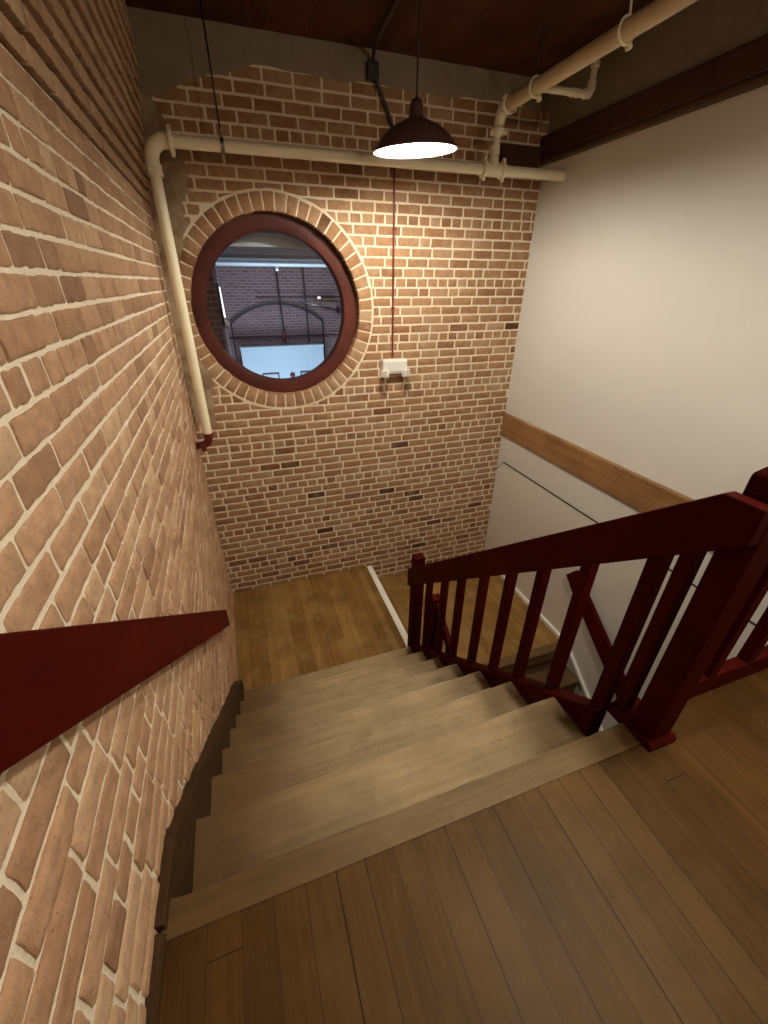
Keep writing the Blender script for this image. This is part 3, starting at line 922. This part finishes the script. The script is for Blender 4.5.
# ------------------------------------------------------------------ hall beyond the window
FY = 9.0; FZ = 1.615; FX0, FX1 = -.09, 3.2
mb = MB(); mb.box(FX0 - .2, FX1 + .2, FY, FY + .1, -1.8, 2.0)
cxa = .875
mb0 = mb; mb = MB()
# segmental arch rib and jambs, projecting from the wall
n = 26; half = .87; rise = .32; Rr = (half*half + rise*rise)/(2*rise); zc = .66 + rise - Rr
a0 = math.asin(half/Rr)
for k in range(n):
    t0 = -a0 + 2*a0*k/n; t1 = -a0 + 2*a0*(k+1)/n
    mb.hexa([(cxa + Rr*math.sin(t0), FY - .05, zc + Rr*math.cos(t0)), (cxa + Rr*math.sin(t1), FY - .05, zc + Rr*math.cos(t1)), (cxa + Rr*math.sin(t1), FY + .01, zc + Rr*math.cos(t1)), (cxa + Rr*math.sin(t0), FY + .01, zc + Rr*math.cos(t0)),
             (cxa + (Rr+.035)*math.sin(t0), FY - .05, zc + (Rr+.035)*math.cos(t0)), (cxa + (Rr+.035)*math.sin(t1), FY - .05, zc + (Rr+.035)*math.cos(t1)), (cxa + (Rr+.035)*math.sin(t1), FY + .01, zc + (Rr+.035)*math.cos(t1)), (cxa + (Rr+.035)*math.sin(t0), FY + .01, zc + (Rr+.035)*math.cos(t0))])
for x in (cxa - half - .02, cxa + half): mb.box(x, x + .02, FY - .04, FY + .01, -.2, .67)
rib = mb; mb = mb0
farw = mb.build('wall_far', M['far_brick']); rib.build('arch_rib', M['far_dark'], farw)
tag(farw, 'distant brick wall with a shallow arch seen through the round window', 'wall', kind='structure')
mb = MB(); mb.box(FX0 - .2, FX0, D + .31, FY, -1.8, 2.0)
tag(mb.build('wall_beyond', M['far_brick']), 'brick side wall of the hall beyond the round window', 'wall', kind='structure')
mb = MB(); mb.box(FX1, FX1 + .2, D + .31, FY, -1.8, 2.0)
mb.build('wall_beyond_right', M['far_brick'], kind='structure')
mb = MB(); mb.box(FX0 - .2, FX1 + .2, D + .31, FY + .1, FZ, FZ + .1)
for y in (5.4, 6.6, 7.9): mb.box(FX0, FX1, y, y + .16, FZ - .035, FZ)
tag(mb.build('ceiling_beyond', M['far_ceil']), 'pale ceiling of the hall beyond the round window', 'ceiling', kind='structure')
mb = MB(); mb.box(FX0 - .2, FX1 + .2, D + .31, FY + .1, -1.9, -1.8)
mb.build('floor_beyond', M['floor_low'], kind='structure')
PYW = 8.6
mb = MB(); mb.box(.085, 1.66, PYW, PYW + .08, -1.8, .265)
mb.box(.075, 1.67, PYW - .02, PYW + .1, .24, .275)
tag(mb.build('partition', M['far_white']), 'pale blue white partition below the arch seen through the window', 'partition', kind='structure')
def pic(x0, x1, z0, z1, label):
    t = thing('picture_frame', label, 'picture frame', 'pictures on the far partition')
    mb = MB(); y = PYW
    w = .022
    mb.box(x0, x1, y - .02, y, z1 - w, z1); mb.box(x0, x1, y - .02, y, z0, z0 + w); mb.box(x0, x0 + w, y - .02, y, z0 + w, z1 - w); mb.box(x1 - w, x1, y - .02, y, z0 + w, z1 - w)
    mb.build('frame', M['far_dark'], t)
    mb = MB(); mb.box(x0 + w, x1 - w, y - .01, y, z0 + w, z1 - w); mb.build('print', M['paper'], t)
pic(.42, .74, -.47, -.21, 'dark framed print on the far partition, the wider one seen whole')
pic(1.16, 1.5, -.47, -.21, 'dark framed print on the far partition, half hidden by the window frame')
t = thing('alarm_bell', 'small red alarm bell on the far partition between the two prints', 'alarm bell')
mb = MB(); mb.lathe([(.042,0),(.05,-.01),(.046,-.03),(.02,-.042),(.004,-.044)], (1.0, PYW, -.27), 20, 'y'); mb.build('gong', M['red_pipe'], t)
mb = MB(); mb.box(.97, 1.03, PYW - .015, PYW, -.34, -.31); mb.build('back_box', M['white_plastic'], t)
t = thing('wall_pipe', 'thin dark pipes crossing the distant brick wall with a valve', 'pipe')
mb = MB(); mb.tube([(FX0, FY - .09, .42), (2.4, FY - .09, .42)], .014, 8); mb.build('cross_pipe', M['far_dark'], t)
mb = MB(); mb.tube([(.93, FY - .09, 1.6), (.96, FY - .09, .3)], .016, 8); mb.build('vertical_pipe', M['far_dark'], t)
mb = MB(); mb.tube([(1.42, FY - .09, 1.6), (1.44, FY - .09, .3)], .014, 8); mb.build('vertical_pipe', M['far_dark'], t)
mb = MB(); mb.tube([(.5, FY - .09, 1.11), (2.4, FY - .09, 1.11)], .010, 8); mb.build('cross_pipe', M['far_dark'], t)
mb = MB(); mb.lathe([(.0,0),(.05,.01),(.05,.05),(0,.06)], (.96, FY - .16, .42), 14, 'y'); mb.tube([(.96, FY - .12, .34), (.96, FY - .12, .52)], .025, 10); mb.build('valve', M['red_pipe'], t)
t = thing('slanted_brace', 'pale slanted brace high on the distant brick wall', 'brace')
mb = MB(); mb.tube([(1.28, FY - .15, 1.04), (2.05, FY - .15, .87)], .018, 8); mb.build('brace_bar', M['steel'], t)
mb = MB(); mb.box(2.05, 2.1, FY - .2, FY, .82, .92); mb.build('brace_plate', M['far_dark'], t)
t = thing('ledge', 'small shelf with a bright lamp high on the distant brick wall', 'shelf')
mb = MB(); mb.box(1.62, 2.0, FY - .16, FY, 1.05, 1.075); mb.build('board', M['trim_wood'], t)
mb = MB(); mb.lathe([(.0,0),(.03,.005),(.03,.03),(0,.04)], (1.7, FY - .1, 1.075), 12); mb.build('lamp', M['tube_glow'], t)
t = thing('ceiling_spotlight', 'small bright spotlight where the far ceiling meets the brick', 'spotlight')
mb = MB(); mb.lathe([(.02,0),(.035,-.03),(.03,-.06),(.004,-.065)], (.93, FY - .3, FZ), 14); mb.build('housing', M['white_plastic'], t)
mb = MB(); mb.lathe([(.0,0),(.024,-.004),(.02,-.02),(0,-.024)], (.93, FY - .3, FZ - .062), 12); mb.build('bulb', M['tube_glow'], t)
t = thing('wall_lamp', 'slim white tube lamp on the side wall just inside the round window', 'lamp')
mb = MB(); mb.tube([(FX0 + .03, 4.62, 1.31), (FX0 + .035, 4.66, 1.05)], .012, 10); mb.build('tube', M['tube_glow'], t)
mb = MB(); mb.lathe([(.005,0),(.03,.015),(.035,.04),(.02,.07),(.01,.08)], (FX0 + .036, 4.66, .95), 14); mb.build('bulb', M['white_plastic'], t)
mb = MB(); mb.box(FX0, FX0 + .03, 4.6, 4.68, .98, 1.34); mb.build('back_plate', M['far_dark'], t)

# ------------------------------------------------------------------ lights
def light(name, typ, loc, power, col, size=.2, rot=None, shape=None, sy=None):
    d = bpy.data.lights.new(name, typ); d.energy = power; d.color = col
    if typ == 'AREA':
        d.size = size
        if sy: d.shape = 'RECTANGLE'; d.size_y = sy
    else: d.shadow_soft_size = size
    o = bpy.data.objects.new(name, d); COL.objects.link(o); o.location = loc
    if rot: o.rotation_euler = rot
    return o
hl = light('hall_lamp', 'SPOT', (1.36, .5, 2.45), 64, (1, .91, .76), .12)
hl.data.spot_size = math.radians(172); hl.data.spot_blend = .75
light('hall_lamp_far', 'POINT', (1.9, -1.5, 2.4), 31, (1, .86, .66), .12)
light('far_hall_light', 'AREA', (1.0, 7.2, 1.5), 10, (.62, .82, 1), 1.6, (math.radians(48), 0, 0), sy=.7)
light('far_hall_light_low', 'AREA', (.7, 6.6, -1.2), 27, (.62, .8, 1), 1.2, (math.radians(120), 0, 0), sy=.8)

w = bpy.data.worlds.new('World'); SC.world = w; w.use_nodes = True
bg = w.node_tree.nodes['Background']; bg.inputs[0].default_value = (.9, .8, .65, 1); bg.inputs[1].default_value = .02

# ------------------------------------------------------------------ camera
f, p, y, r = 405.0, math.radians(29.5), math.radians(19.0), math.radians(.25)
F = Vector((math.sin(y)*math.cos(p), math.cos(y)*math.cos(p), -math.sin(p)))
Rv = Vector((math.cos(y), -math.sin(y), 0)); U = Rv.cross(F)
R2 = Rv*math.cos(r) + U*math.sin(r); U2 = U*math.cos(r) - Rv*math.sin(r)
cam = bpy.data.cameras.new('Camera'); co = bpy.data.objects.new('Camera', cam); COL.objects.link(co)
m = Matrix((R2, U2, -F)).transposed().to_4x4(); m.translation = (0, 0, 1.35)
co.matrix_world = m
cam.sensor_fit = 'VERTICAL'; cam.sensor_height = 36; cam.lens = f/1024*36; cam.clip_start = .02
SC.camera = co
vs = SC.view_settings
vs.view_transform = 'Standard'; vs.look = 'None'; vs.gamma = 1; vs.exposure = 1.0; vs.use_curve_mapping = False
